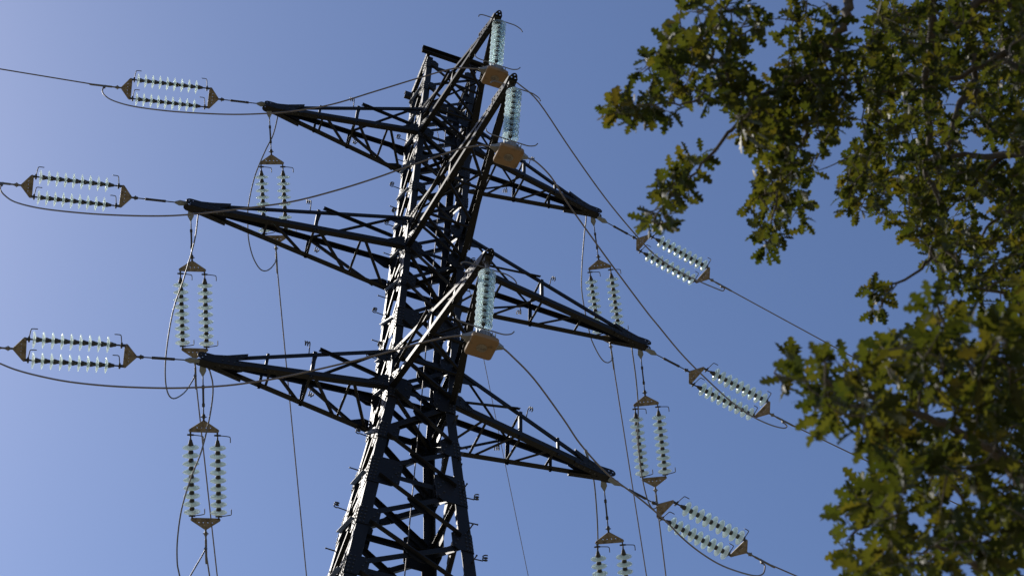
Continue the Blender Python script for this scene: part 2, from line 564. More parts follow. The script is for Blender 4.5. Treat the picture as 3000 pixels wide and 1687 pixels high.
# --- cross arms
def arm(out, lat, L, z0, roots, side):
    """out: outward axis; lat: lateral axis (towards root pair b); roots=(leg a, leg b)"""
    T = out * L + V((0, 0, z0 + TT))
    up = V((0, 0, 1))
    ra, rb = roots
    al_r, au_r = leg(ra, z0 - 0.02), leg(ra, z0 + DZ)
    bl_r, bu_r = leg(rb, z0 - 0.02), leg(rb, z0 + DZ)
    nose_z = 0.16
    al_t = T - out * 0.28 - lat * 0.07
    bl_t = T - out * 0.28 + lat * 0.07
    au_t = T - out * 0.42 - lat * 0.07 + up * nose_z
    bu_t = T - out * 0.42 + lat * 0.07 + up * nose_z
    # stop the chords on the outer face of the legs
    push = out * 0.012
    bm = bmesh.new()
    WL, WU = 0.108, 0.084
    angle(bm, al_t, al_r + push, up, lat, WL, WL, 0.010)
    angle(bm, bl_t, bl_r + push, up, -lat, WL, WL, 0.010)
    angle(bm, au_t, au_r + push, -up, lat, WU, WU, 0.009)
    angle(bm, bu_t, bu_r + push, -up, -lat, WU, WU, 0.009)
    for Pa, Pb, s in ((al_t, al_r, -1), (bl_t, bl_r, 1), (au_t, au_r, -1), (bu_t, bu_r, 1)):
        d_ = (Pb - Pa)
        for k in (0.10, 0.13, 0.16, 0.90, 0.93, 0.96):
            P = Pa + d_ * k
            bolt(bm, P + lat * (s * 0.001) + up * (0.04 if Pa.z < T.z + 0.05 else -0.035), lat * s, 0.015, 0.013, 1)
    A = part('cross_arm', bm)

    # root gussets
    for P, s in ((al_r, -1), (bl_r, 1), (au_r, -1), (bu_r, 1)):
        bm = bmesh.new()
        tip_ = {id(al_r): al_t, id(bl_r): bl_t, id(au_r): au_t, id(bu_r): bu_t}[id(P)]
        d_ = (tip_ - P).normalized()
        vz = up
        low = P is al_r or P is bl_r
        ol = [(0.0, -0.02), (0.40, 0.0), (0.42, 0.075), (0.10, 0.30), (0.0, 0.30)] if low else [(0.0, -0.28), (0.10, -0.28), (0.42, -0.08), (0.40, 0.01), (0.0, 0.03)]
        n_ = lat * s
        fn = lambda x, y, P=P, d_=d_, n_=n_: P + d_ * (x + 0.02) + up * y - n_ * 0.026
        plate(bm, ol, fn, 0.010, n_)
        for bx, by in ((0.08, 0.05), (0.08, 0.12), (0.16, 0.05), (0.24, 0.05), (0.32, 0.045), (0.08, 0.2)):
            y_ = by if low else -by
            bolt(bm, P + d_ * (bx + 0.02) + up * y_ - n_ * 0.016, n_, 0.015, 0.03, 1)
        part('arm_gusset', bm, parent=A)

    def al(f): return al_t.lerp(al_r, f)
    def bl(f): return bl_t.lerp(bl_r, f)
    def au(f): return au_t.lerp(au_r, f)
    def bu(f): return bu_t.lerp(bu_r, f)
    def member(name, P0, P1, n, wd=0.05, t=0.006, off=0.0, fl=None):
        b_ = bmesh.new()
        d_ = (P1 - P0).normalized()
        n_ = (n - d_ * n.dot(d_)).normalized()
        s_ = n_.cross(d_)
        angle(b_, P0 + n_ * off - s_ * wd / 2, P1 + n_ * off - s_ * wd / 2, s_, n_ if fl is None else n_ * fl, wd, wd * 0.8, t)
        for k in (0.03, 0.97):
            bolt(b_, P0.lerp(P1, k) + n_ * (off - 0.001), -n_, 0.013, 0.012, 1)
        return part(name, b_, parent=A)
    # bottom lacing between the lower chords (under them)
    i1 = lat * 0.03
    fr = [(0.33, 0.335), (0.555, 0.565), (0.785, 0.79)]
    for a_, b_ in fr:
        member('arm_strut', al(a_) + i1, bl(b_) - i1, up, 0.045, off=0.012)
    for (a_, b_) in ((0.35, 0.54), (0.575, 0.77), (0.80, 0.975)):
        member('arm_lacing', al(a_) + i1, bl(b_) - i1, up, 0.05, off=0.012)
    # side trusses
    fj = 0.56
    posts = [fj] + ([0.30] if (side != 'N' and L < 4.5) else []) + ([0.30] if side == 'N' else [])
    for f_ in posts:
        fu = max(0.0, (f_ * (L - 0.88) + 0.28 - 0.42) / (L - 1.02))
        member('arm_post', al(f_) - up * 0.04, au(fu) + up * 0.06, lat, 0.085 if side == 'N' else 0.065 if f_ == fj else 0.05, off=0.014)
        member('arm_post', bl(f_) - up * 0.04, bu(fu) + up * 0.06, -lat, 0.062 if f_ == fj else 0.05, off=0.014)
    fu = (fj * (L - 0.88) + 0.28 - 0.42) / (L - 1.02)
    member('arm_diagonal', au(fu + 0.02) + up * 0.05, al_r.lerp(al_t, 0.07) + up * 0.17, lat, 0.062, 0.008, off=-0.016, fl=-1)
    member('arm_diagonal', bu(fu + 0.02), bl_r.lerp(bl_t, 0.07) + up * 0.07, -lat, 0.055, 0.008, off=-0.016, fl=-1)
    # top plane brace
    member('arm_diagonal', bu(fu) - lat * 0.03, au_r.lerp(au_t, 0.05) + lat * 0.03, up, 0.045, off=-0.03)
    member('arm_strut', au(fu + 0.01) + lat * 0.02, bu(fu + 0.01) - lat * 0.02, up, 0.045, off=-0.045)

    # tip plates: two cheeks and a bottom plate, rounded nose
    def yl(s): return 0.07 + max(0, s - 0.28) / (L - 0.88) * (0.6 - 0.07)
    def bent(s, v, sg, o):
        return T - out * s + lat * (sg * (yl(s) + o)) + up * v
    sl_u = (DZ - TT - nose_z) / (L - 1.02)
    for sg in (-1, 1):
        b_ = bmesh.new()
        nose = [(0.05 + 0.09 * math.cos(q) - 0.04, 0.085 + 0.10 * math.sin(q)) for q in [math.pi * (1.5 - k / 8.0) for k in range(9)]]
        nose = [(0.01 + 0.10 - 0.10 * math.cos(q), 0.085 + 0.10 * math.sin(q)) for q in [-math.pi / 2 + math.pi * k / 10 for k in range(11)]][::1]
        nose = [(0.02 + 0.10 * (1 - math.cos(q)), 0.085 + 0.10 * math.sin(q)) for q in [-math.pi / 2 + math.pi * k / 10 for k in range(11)]]
        ol = nose[::-1]
        ol = [(0.12, 0.155)] + [(0.12 - 0.10 * math.sin(math.pi * k / 10), 0.07 + 0.085 * math.cos(math.pi * k / 10)) for k in range(1, 10)] + [(0.12, -0.015), (0.30, -0.03), (0.84, -0.03)]
        ol += [(0.84, 0.045), (0.66, 0.085), (0.84, nose_z + sl_u * 0.42 - 0.06), (0.84, nose_z + sl_u * 0.42 + 0.02), (0.5, nose_z + 0.03), (0.30, 0.16)]
        hs = [(0.075, 0.09, 0.014), (0.15, 0.105, 0.014), (0.11, 0.03, 0.012)]
        if side == 'N':
            ol = [(0.06, -0.025), (0.30, -0.03), (0.78, -0.03), (0.78, 0.055), (0.62, 0.09), (0.78, nose_z + sl_u * 0.36 - 0.07), (0.78, nose_z + sl_u * 0.36 + 0.02), (0.5, nose_z + 0.035), (0.30, 0.15), (0.16, 0.075), (0.08, 0.02)]
            hs = [(0.22, 0.06, 0.014)]
        fn = lambda s, v, sg=sg: bent(s, v, sg, 0.004)
        plate(b_, ol, fn, 0.012, lat * sg, holes=hs)
        for bx, by in ((0.45, 0.04), (0.55, 0.04), (0.65, 0.03), (0.74, 0.03), (0.45, 0.14), (0.55, 0.16), (0.66, 0.18), (0.74, 0.20)):
            bolt(b_, bent(bx, by, sg, 0.015), lat * sg, 0.017, 0.015, 1)
        part('tip_plate', b_, parent=A)
    b_ = bmesh.new()
    ol = []
    for s_ in (0.84, 0.6, 0.28, 0.14):
        ol.append((s_, yl(s_) + 0.012))
    for k in range(1, 8):
        q = math.pi / 2 - math.pi * k / 8
        ol.append((0.10 - (0.095 if side != 'N' else 0.14) * math.cos(q), 0.078 * math.sin(q)))
    for s_ in (0.14, 0.28, 0.6, 0.84):
        ol.append((s_, -(yl(s_) + 0.012)))
    ol.append((0.84, -(yl(0.84) - 0.08))); ol.append((0.44, 0.0)); ol.append((0.84, yl(0.84) - 0.08))
    fn = lambda s, y: T - out * s + lat * y - up * 0.036
    plate(b_, ol, fn, 0.012, up, holes=[(0.06, 0.035, 0.014), (0.06, -0.035, 0.014), (0.36, 0.0, 0.014)] + ([(0.0, 0.0, 0.014)] if side == 'N' else []))
    for bx in (0.42, 0.52, 0.64, 0.76):
        for sg in (-1, 1):
            bolt(b_, T - out * bx + lat * (sg * (yl(bx) - 0.03)) - up * 0.036, -up, 0.018, 0.015, 1)
    part('tip_plate', b_, parent=A)
    return A, T, (al, bl, au, bu)

ARMS = {}
for i in (1, 2, 3):
    ARMS['L', i] = arm(V((-1, 0, 0)), V((0, 1, 0)), LA[i], ZL[i], ('A', 'D'), 'L')
    ARMS['R', i] = arm(V((1, 0, 0)), V((0, 1, 0)), LA[i], ZL[i], ('B', 'C'), 'R')
    ARMS['N', i] = arm(V((0, -1, 0)), V((1, 0, 0)), NA[i], ZL[i], ('A', 'B'), 'N')

# climbing pegs and pigtail rope hooks
def pigtail(P, d, side, parent, rod=0.17):
    b_ = bmesh.new()
    d = d.normalized()
    a = side - d * side.dot(d); a.normalize()
    b = d.cross(a)
    pts = [P, P + d * rod * 0.5, P + d * rod]
    turns = 2.4
    for k in range(30):
        q = 2 * math.pi * turns * k / 29
        pts.append(P + d * (rod + 0.036 - 0.036 * math.cos(q)) + b * (0.036 * math.sin(q)) + a * (0.095 * k / 29))
    tube(b_, pts, 0.0105, 6)
    return part('pigtail_hook', b_, M_LINK, parent)
def peg(P, d, parent):
    b_ = bmesh.new()
    tube(b_, [P, P + d * 0.17], 0.0115, 6)
    lathe(b_, P + d * 0.17, d, [(0, -0.004), (0.016, -0.004), (0.016, 0.008), (0, 0.008)], 8)
    return part('climbing_peg', b_, M_LINK, parent)
def leg_z(c, py):
    lo, hi = -15.0, 15.0
    for _ in range(50):
        m = (lo + hi) / 2
        q = leg(c, m) - CAM
        if 843.5 - FPX * q.dot(CU) / q.dot(CF) > py: lo = m
        else: hi = m
    return lo
for py, kind in ((420, 'c'), (480, 'p'), (560, 'c'), (618, 'p'), (672, 'c'), (755, 'p'), (880, 'p'), (930, 'c'), (1010, 'p'), (1060, 'c'), (1188, 'p'), (1285, 'c'), (1384, 'p'), (1502, 'c'), (1620, 'p')):
    z = leg_z('D', py)
    P = leg('D', z) + V((0.005, -0.06, 0))
    if kind == 'p': peg(P, V((-1, 0, 0.05)).normalized(), LEGS['D'])
    else: pigtail(P, V((-1, 0, 0.1)), V((0, -0.3, 1)), LEGS['D'])
for py, kind in ((755, 'c'), (840, 'p'), (960, 'p'), (1300, 'p'), (1449, 'c'), (1522, 'p'), (1628, 'c')):
    z = leg_z('B', py)
    P = leg('B', z) + V((-0.005, 0.06, 0))
    if kind == 'p': peg(P, V((1, 0, 0.05)).normalized(), LEGS['B'])
    else: pigtail(P, V((1, 0, 0.05)), V((0, -0.3, 1)), LEGS['B'])
for py in (1240, 1350, 1440, 1560, 1650):
    z = leg_z('B', py)
    peg(leg('B', z) + V((-0.05, -0.003, 0)), V((0.1, -1, 0.05)).normalized(), LEGS['B'])
for (s, i), (A, T, (al, bl, au, bu)) in ARMS.items():
    if s == 'N':
        continue
    sg = -1 if s == 'L' else 1
    pigtail(au(0.50), V((sg * 0.10, -0.25, 1)), V((sg, 0, 0)), A, 0.16)
    pigtail(bu(0.60) - V((0, 0, 0.07)), V((sg * 0.3, 0.1, -1)), V((-sg, 0, 0)), A, 0.16)
    if s == 'L':
        pigtail(au(0.93) + V((0, -0.02, -0.07)), V((-0.35, -0.5, 0.1)), V((0.2, 0, 1)), A, 0.1)

# hanger blocks at the near arm tips
for i in (1, 2, 3):
    A, T, _ = ARMS['N', i]
    b_ = bmesh.new()
    P = T + V((0, 0.17, -0.036))
    for sx in (-1, 1):
        bar(b_, P + V((sx * 0.055, 0, 0.0)), P + V((sx * 0.05, 0, -0.13)), V((1, 0, 0)), 0.012, 0.08)
    bar(b_, P + V((0, 0, -0.002)), P + V((0, 0, -0.02)), V((1, 0, 0)), 0.12, 0.12)
    tube(b_, [P + V((-0.085, 0, -0.11)), P + V((0.085, 0, -0.11))], 0.014, 8)
    part('hanger_bracket', b_, M_LINK, A)

# earthing strap hanging down inside the body
b_ = bmesh.new()
Pm = at_y(1284, 625, 0.28)
tube(b_, [V((Pm.x, 0.28, 10.9)), V((Pm.x, 0.28, 6)), V((Pm.x, 0.28, 1)), V((Pm.x - 0.02, 0.30, -6)), V((Pm.x - 0.1, 0.5, GROUND))], 0.011, 6)
part('earthing_wire', b_, M_WIRE)

# ------------------------------------------------------------------ insulators
D1, D9, H = 0.436, 1.609, 0.231
PITCHD = (D9 - D1) / 8
DISC = [(0.036, 0.010), (0.055, 0.007), (0.085, -0.002), (0.115, -0.013), (0.138, -0.024), (0.143, -0.030), (0.138, -0.034), (0.128, -0.029), (0.120, -0.024),
        (0.114, -0.027), (0.111, -0.040), (0.106, -0.040), (0.102, -0.023), (0.091, -0.021), (0.087, -0.038), (0.082, -0.038), (0.078, -0.019), (0.062, -0.017), (0.059, -0.034), (0.053, -0.034), (0.049, -0.014), (0.036, -0.012)]
def disc_mesh(m):
    b_ = bmesh.new()
    lathe(b_, V((0, 0, 0)), V((0, 0, 1)), DISC, 28, closed=True)
    me = bpy.data.meshes.new('glass_disc')
    bmesh.ops.recalc_face_normals(b_, faces=b_.faces)
    b_.to_mesh(me); b_.free()
    me.materials.append(m)
    return me
DISC_ME = disc_mesh(M_GLASS)
DISC_DIM = disc_mesh(M_GLASS_DIM)
CAP = [(0.0, 0.114), (0.018, 0.114), (0.026, 0.108), (0.031, 0.085), (0.036, 0.060), (0.043, 0.048), (0.046, 0.030), (0.046, 0.006), (0.037, -0.002), (0.035, -0.012), (0.024, -0.016), (0.018, -0.022), (0.016, -0.04), (0.0, -0.04)]

def string_parts(parent, P, d, n, name='insulator_string', first=0.12, last=0.12, disc=None):
    """a chain of n cap-and-pin discs; P = first disc, d = direction away from the first fitting"""
    b_ = bmesh.new()
    for i in range(n):
        lathe(b_, P + d * (PITCHD * i), -d, CAP, 14)
    lathe(b_, P, -d, [(0.0, 0.09), (0.011, 0.09), (0.011, first), (0, first)], 8)
    e = P + d * (PITCHD * (n - 1))
    lathe(b_, e, d, [(0.0, 0.03), (0.012, 0.03), (0.012, last), (0, last)], 8)
    S = obj(name, b_, M_CAP, parent)
    q = (-d).to_track_quat('Z', 'X')
    for i in range(n):
        o = bpy.data.objects.new('glass_disc', disc or DISC_ME)
        C.objects.link(o)
        o.parent = S
        o.location = P + d * (PITCHD * i)
        o.rotation_euler = q.to_euler()
    return S

AP, BASE, CC, AP2, JJ = 0.888, 0.158, 1.771, 0.888 + 1.933, 0.888 + 2.298
def tension_set(name, label, group, horn):
    t = thing(name, label, 'insulator', (0, 0, 0), group)
    X, Y, Z = V((1, 0, 0)), V((0, 1, 0)), V((0, 0, 1))
    # link with turnbuckle
    b_ = bmesh.new()
    plate(b_, rounded([(-0.16, 0.02), (-0.16, -0.02), (-0.02, 0.04), (-0.02, -0.04), (0.06, 0)], 0.018), lambda x, y: V((x, y, -0.012)), 0.024, Z, mi=1)
    tube(b_, [V((0.05, 0, 0)), V((0.26, 0, 0))], 0.011, 8)
    for s in (-1, 1):
        bar(b_, V((0.24, 0, s * 0.015)), V((0.62, 0, s * 0.015)), Y, 0.028, 0.009)
        bar(b_, V((0.24, s * 0.0185, 0)), V((0.30, s * 0.0185, 0)), Y, 0.009, 0.020)
        bar(b_, V((0.56, s * 0.0185, 0)), V((0.62, s * 0.0185, 0)), Y, 0.009, 0.020)
    tube(b_, [V((0.60, 0, 0)), V((0.76, 0, 0))], 0.011, 8)
    lathe(b_, V((0.75, 0, 0)), X, [(0, 0), (0.022, 0.0), (0.030, 0.02), (0.030, 0.06), (0.018, 0.085), (0.018, 0.13), (0, 0.13)], 10)
    tube(b_, [V((0.80, -0.05, 0)), V((0.80, 0.05, 0))], 0.010, 6)
    obj('tension_link', b_, [M_LINK, M_PALE], t)
    # yokes
    for a, s in ((AP, 1), (AP2, -1)):
        b_ = bmesh.new()
        ol = rounded([(a, 0), (a + s * BASE, H), (a + s * BASE, -H)], 0.030)
        hs = [(a + s * 0.105, y, 0.010) for y in (-0.115, -0.04, 0.04, 0.115)]
        plate(b_, ol, lambda x, y: V((x, y, -0.008)), 0.016, Z, holes=hs)
        for y, x in ((0, a), (H, a + s * BASE), (-H, a + s * BASE)):
            for sz in (-1, 1):
                bolt(b_, V((x, y, sz * 0.008)), Z * sz, 0.022, 0.02)
        obj('yoke_plate', b_, M_YOKE, t)
    # strings with end fittings
    for s in (1, -1):
        S = string_parts(t, V((AP + D1, s * H, 0)), X, 9)
        b_ = bmesh.new()
        x0 = AP + BASE
        bar(b_, V((x0 - 0.02, s * H, 0)), V((x0 + 0.10, s * H, 0)), Y, 0.022, 0.05)
        tube(b_, [V((x0 + 0.08, s * H - 0.055, 0)), V((x0 + 0.08, s * H + 0.055, 0))], 0.017, 8)
        tube(b_, [V((x0 + 0.09, s * H, 0)), V((AP + D1 - 0.09, s * H, 0))], 0.014, 8)
        obj('end_fitting', b_, M_LINK, t)
        b_ = bmesh.new()
        x1 = AP + CC
        tube(b_, [V((AP + D9 + 0.03, s * H, 0)), V((x1 - 0.05, s * H, 0))], 0.014, 8)
        bar(b_, V((x1 - 0.08, s * H, 0)), V((x1 + 0.02, s * H, 0)), Y, 0.022, 0.05)
        tube(b_, [V((x1 - 0.06, s * H - 0.055, 0)), V((x1 - 0.06, s * H + 0.055, 0))], 0.017, 8)
        obj('end_fitting', b_, M_LINK, t)
        ln = 0.215
        for x, dx in ((x0 + 0.08, 1), (x1 - 0.06, -1)):
            b_ = bmesh.new()
            y0 = s * H
            pts = [V((x, y0 + horn * 0.02, 0)), V((x + dx * 0.01, y0 + horn * ln * 0.5, 0.01)), V((x + dx * 0.022, y0 + horn * (ln - 0.03), 0.02)),
                   V((x + dx * 0.032, y0 + horn * (ln - 0.008), 0.02)), V((x + dx * 0.055, y0 + horn * ln, 0.02)), V((x + dx * 0.13, y0 + horn * ln, 0.02))]
            tube(b_, smooth_line(pts, 3), 0.0085, 6)
            obj('arcing_horn', b_, M_LINK, t)
    # dead-end clamp
    b_ = bmesh.new()
    lathe(b_, V((AP2 + 0.0, 0, 0)), X, [(0, 0.01), (0.018, 0.01), (0.018, 0.06), (0.032, 0.08), (0.032, 0.12), (0.02, 0.14), (0.016, 0.16), (0.016, 0.20), (0.021, 0.21), (0.021, 0.62), (0.016, 0.66), (0, 0.66)], 12)
    tube(b_, [V((AP2 + 0.10, -0.05, 0)), V((AP2 + 0.10, 0.05, 0))], 0.010, 6)
    bar(b_, V((JJ - 0.03, 0, 0.02)), V((JJ - 0.01, 0, -0.075)), Y, 0.03, 0.03)
    bar(b_, V((JJ + 0.015, 0, 0.0)), V((JJ + 0.015, 0, -0.065)), Y, 0.045, 0.018)
    for dz in (-0.03, -0.05):
        tube(b_, [V((JJ, -0.03, dz)), V((JJ, 0.03, dz))], 0.008, 6)
    obj('dead_end_clamp', b_, M_GALV, t)
    return t

def dup(root, label, group):
    r = root.copy(); C.objects.link(r); r['label'] = label; r['group'] = group
    for ch in list(root.children):
        c = ch.copy(); C.objects.link(c); c.parent = r
        for g in ch.children:
            d = g.copy(); C.objects.link(d); d.parent = c
    return r

SETS = {   # azimuth, elevation, pin
 'L1': (171.9, -8.7, (-3.917, 0, 8.146)), 'L2': (174.2, -10.7, (-4.893, 0, 4.007)), 'L3': (172.1, -9.8, (-3.94, 0, -0.129)),
 'R1': (11.3, -1.4, (3.922, 0, 7.931)), 'R2': (9.8, -3.3, (4.85, 0, 3.865)), 'R3': (10.4, -5.4, (3.892, 0, -0.147)),
 'b1': (68.6, -20.8, (-3.672, 0.1, 8.027)), 'b2': (70.9, -20.1, (-4.603, 0.18, 3.928)), 'b3': (70.5, -24.8, (-3.663, 0.173, -0.126)),
 'B1': (59.7, -20.9, (3.742, 0.181, 8.027)), 'B2': (61.0, -23.1, (4.658, 0.191, 3.928)), 'B3': (61.9, -25.6, (3.718, 0.185, -0.126))}
SLAB = {
 'L1': 'double glass insulator strings pulling left from the tip of the topmost left arm',
 'L2': 'double glass insulator strings pulling left from the long middle left arm',
 'L3': 'double glass insulator strings pulling left from the lowest left arm',
 'R1': 'double glass insulator strings pulling right from the topmost right arm, just under the oak sprig',
 'R2': 'double glass insulator strings pulling right from the long middle right arm',
 'R3': 'double glass insulator strings pulling right from the lowest right arm, in the lower right',
 'b1': 'upright glass insulator pair below the topmost left arm, partly behind the middle arm',
 'b2': 'upright glass insulator pair between the middle and the lowest left arm tips',
 'b3': 'upright glass insulator pair hanging in view below the lowest left arm tip',
 'B1': 'upright glass insulator pair below the topmost right arm, lower end behind the middle arm',
 'B2': 'upright glass insulator pair below the middle right arm tip, above the lowest right strings',
 'B3': 'upright glass insulator pair below the lowest right arm, cut by the bottom of the photo'}
GRP = {'L': 'strain insulators on the left arms', 'R': 'strain insulators on the right arms', 'b': 'strain insulators leading back from the left arms', 'B': 'strain insulators leading back from the right arms'}
protoL = tension_set('strain_insulator', SLAB['L1'], GRP['L'], 1)
protoR = tension_set('strain_insulator', SLAB['R1'], GRP['R'], -1)
ROOTS = {'L1': protoL, 'R1': protoR}
JOINT = {}
DIRS = {}
for k, (az, el, pin) in SETS.items():
    if k not in ROOTS:
        ROOTS[k] = dup(protoL if k[0] == 'L' else protoR, SLAB[k], GRP[k[0]])
    d = V((math.cos(R(az)) * math.cos(R(el)), math.sin(R(az)) * math.cos(R(el)), math.sin(R(el))))
    y = V((0, 0, 1)).cross(d).normalized()
    z = d.cross(y)
    m = Matrix(((d.x, y.x, z.x, 0), (d.y, y.y, z.y, 0), (d.z, y.z, z.z, 0), (0, 0, 0, 1)))
    ROOTS[k].location = pin
    ROOTS[k].rotation_euler = m.to_euler()
    DIRS[k] = d
    JOINT[k] = V(pin) + d * JJ + z * (-0.05)

# --- suspension strings on the near arms with the jumper weights
NS = {1: ((1462.5, 71.5), (1453.6, 179.7), (1449.5, 228)), 2: ((1506, 270.5), (1495, 400), (1490.5, 469)), 3: ((1427.3, 802), (1416.3, 948.8), (1409.0, 1039))}
NLAB = {1: 'single string of glass discs hanging from the topmost near arm',
        2: 'single string of glass discs hanging from the long middle near arm',
        3: 'single string of glass discs hanging from the lowest near arm'}
WLAB = {1: 'tan square counterweight under the topmost near arm string',
        2: 'tan square counterweight under the middle near arm string',
        3: 'tan square counterweight under the lowest near arm string, the largest in view'}
CLAMP = {}
for i in (1, 2, 3):
    (a, b_, c_) = NS[i]
    P1 = at_y(*a, -NA[i] + 0.20)
    dr = ray(*b_)
    # sphere of radius D9-D1 round the first disc, the more upright solution
    q = CAM - P1
    bb = q.dot(dr); cc = q.dot(q) - (D9 - D1) ** 2
    disc_ = max(0.0, bb * bb - cc)
    sols = [CAM + dr * (-bb + s * math.sqrt(disc_)) for s in (-1, 1)]
    P9 = min(sols, key=lambda s: s.z)
    dn = (P9 - P1).normalized()
    if dn.z > -0.93:
        hx = V((dn.x, dn.y, 0)); hx = hx.normalized() * 0.36
        dn = V((hx.x, hx.y, -0.933)).normalized()
    xx = V((1, 0, 0)); xx = (xx - dn * dn.dot(xx)).normalized()
    yy = (-dn).cross(xx)
    t = thing('suspension_insulator', NLAB[i], 'insulator', P1, 'suspension insulators on the near arms')
    up_len = (ARMS['N', i][1] + V((0, 0.20, -0.15)) - P1)
    O = V((0, 0, 0))
    string_parts(t, O, dn, 9, first=0.10, last=0.14, disc=DISC_DIM)
    # top shackle
    m_ = bmesh.new()
    tube(m_, [up_len, up_len * 0.5 - dn * 0.03, -dn * 0.09], 0.013, 8)
    for s in (-1, 1):
        bar(m_, up_len + V((s * 0.022, 0, 0.03)), -dn * 0.12 + V((s * 0.022, 0, 0)), V((1, 0, 0)), 0.008, 0.05)
    obj('shackle', m_, M_GALV, t)
    e9 = dn * (D9 - D1)
    # arcing rods
    for base_, sg, tilt in ((-dn * 0.13, 1, 1), (e9 + dn * 0.10, -1, -1)):
        m_ = bmesh.new()
        pts = [xx * x_ + dn * (z_ * sg) + base_ for x_, z_ in ((-0.44, 0.10), (-0.43, 0.05), (-0.38, 0.012), (-0.30, 0.0), (-0.15, 0.0), (0, 0), (0.15, 0.0), (0.30, 0.0), (0.38, 0.02), (0.46, 0.07), (0.50, 0.14))]
        tube(m_, smooth_line(pts, 3), 0.0105, 8)
        obj('arcing_rod', m_, M_TAPW, t)
    # weight, its top at the clamp
    W = thing('jumper_counterweight', WLAB[i], 'weight', P1, 'counterweights on the jumper cables')
    Pc = V((0, 0, 0)) + dn * ((D9 - D1) + 0.40)
    # bracket
    m_ = bmesh.new()
    for s in (-1, 1):
        bar(m_, e9 + dn * 0.15 + yy * (s * 0.022), Pc - dn * 0.08 + yy * (s * 0.022), xx, 0.085, 0.010)
    tube(m_, [e9 + dn * 0.18 - yy * 0.05, e9 + dn * 0.18 + yy * 0.05], 0.013, 8)
    tube(m_, [e9 + dn * 0.13, e9 + dn * 0.20], 0.014, 8)
    obj('hanger_strap', m_, M_GALV, W)
    # aluminium clamp boat
    m_ = bmesh.new()
    secs = [(-0.34, 0.022, 0.022), (-0.27, 0.045, 0.04), (-0.18, 0.11, 0.065), (-0.05, 0.17, 0.085), (0.05, 0.17, 0.085), (0.18, 0.11, 0.065), (0.27, 0.045, 0.04), (0.34, 0.022, 0.022)]
    prev = None
    for x_, wy, hz in secs:
        c0 = Pc + xx * x_
        ring = [m_.verts.new(c0 + yy * (sy * wy) - dn * (hz * (1 if top else -0.6))) for sy, top in ((-1, 1), (1, 1), (1.0, 0), (-1.0, 0))]
        if prev:
            for k in range(4):
                m_.faces.new((prev[k], prev[(k + 1) % 4], ring[(k + 1) % 4], ring[k]))
        else:
            m_.faces.new(ring)
        prev = ring
    m_.faces.new(prev)
    for k in range(7):
        bar(m_, Pc + xx * (-0.15 + 0.05 * k) - yy * 0.166 - dn * 0.075, Pc + xx * (-0.15 + 0.05 * k) - yy * 0.166 + dn * 0.03, xx, 0.010, 0.03)
    obj('cable_clamp', m_, M_ALU, W)
    # slab
    m_ = bmesh.new()
    hs, r_ = 0.215, 0.055
    def ringpts(h, r, grow):
        o_ = []
        for cx, cy, a0 in ((1, 1, 0), (-1, 1, 90), (-1, -1, 180), (1, -1, 270)):
            for k in range(6):
                q = R(a0 + 18 * k)
                o_.append(((hs - r_) * cx + (r_ + grow) * math.cos(q), (hs - r_) * cy + (r_ + grow) * math.sin(q)))
        return o_
    levels = [(0.052, -0.015), (0.056, -0.004), (0.064, 0.0), (0.118, 0.0), (0.128, -0.004), (0.133, -0.014)]
    prev = None
    for dz_, gr in levels:
        ring = [m_.verts.new(Pc + xx * x_ + yy * y_ + dn * dz_) for x_, y_ in ringpts(0, r_, gr)]
        if prev:
            for k in range(len(ring)):
                m_.faces.new((prev[k], prev[(k + 1) % len(ring)], ring[(k + 1) % len(ring)], ring[k]))
        else:
            m_.faces.new(ring[::-1])
        prev = ring
    m_.faces.new(prev)
    S = obj('weight_slab', m_, M_WEIGHT, W)
    m_ = bmesh.new()
    lathe(m_, Pc + dn * 0.1335, dn, [(0, 0.0), (0.078, 0.0), (0.082, 0.004), (0.074, 0.008), (0.066, 0.003), (0.030, 0.003), (0.028, 0.012), (0.012, 0.012), (0.010, 0.004), (0, 0.004)], 24)
    bolt(m_, Pc + dn * 0.137 + xx * 0.045, dn, 0.010, 0.008)
    obj('bolt_cover', m_, M_YOKE, S)
    CLAMP[i] = (P1 + Pc - xx * 0.34, P1 + Pc + xx * 0.34, xx)

# ------------------------------------------------------------------ cables
def cable(name, pts, rad, label, cat, group=None, m=None, seg=8, n=5):
    b_ = bmesh.new()
    O = pts[0].copy()
    line = smooth_line([p - O for p in pts], n) if n > 1 else [p - O for p in pts]
    tube(b_, line, rad, seg)
    o = obj(name, b_, m or M_WIRE)
    o.location = O
    tag(o, label, cat, group)
    return o

def plane_cable(Pa, Pb, px):
    n = V((Pb.y - Pa.y, Pa.x - Pb.x, 0)).normalized()
    return [Pa] + [in_plane(x, y, Pa, n) for x, y in px] + [Pb]

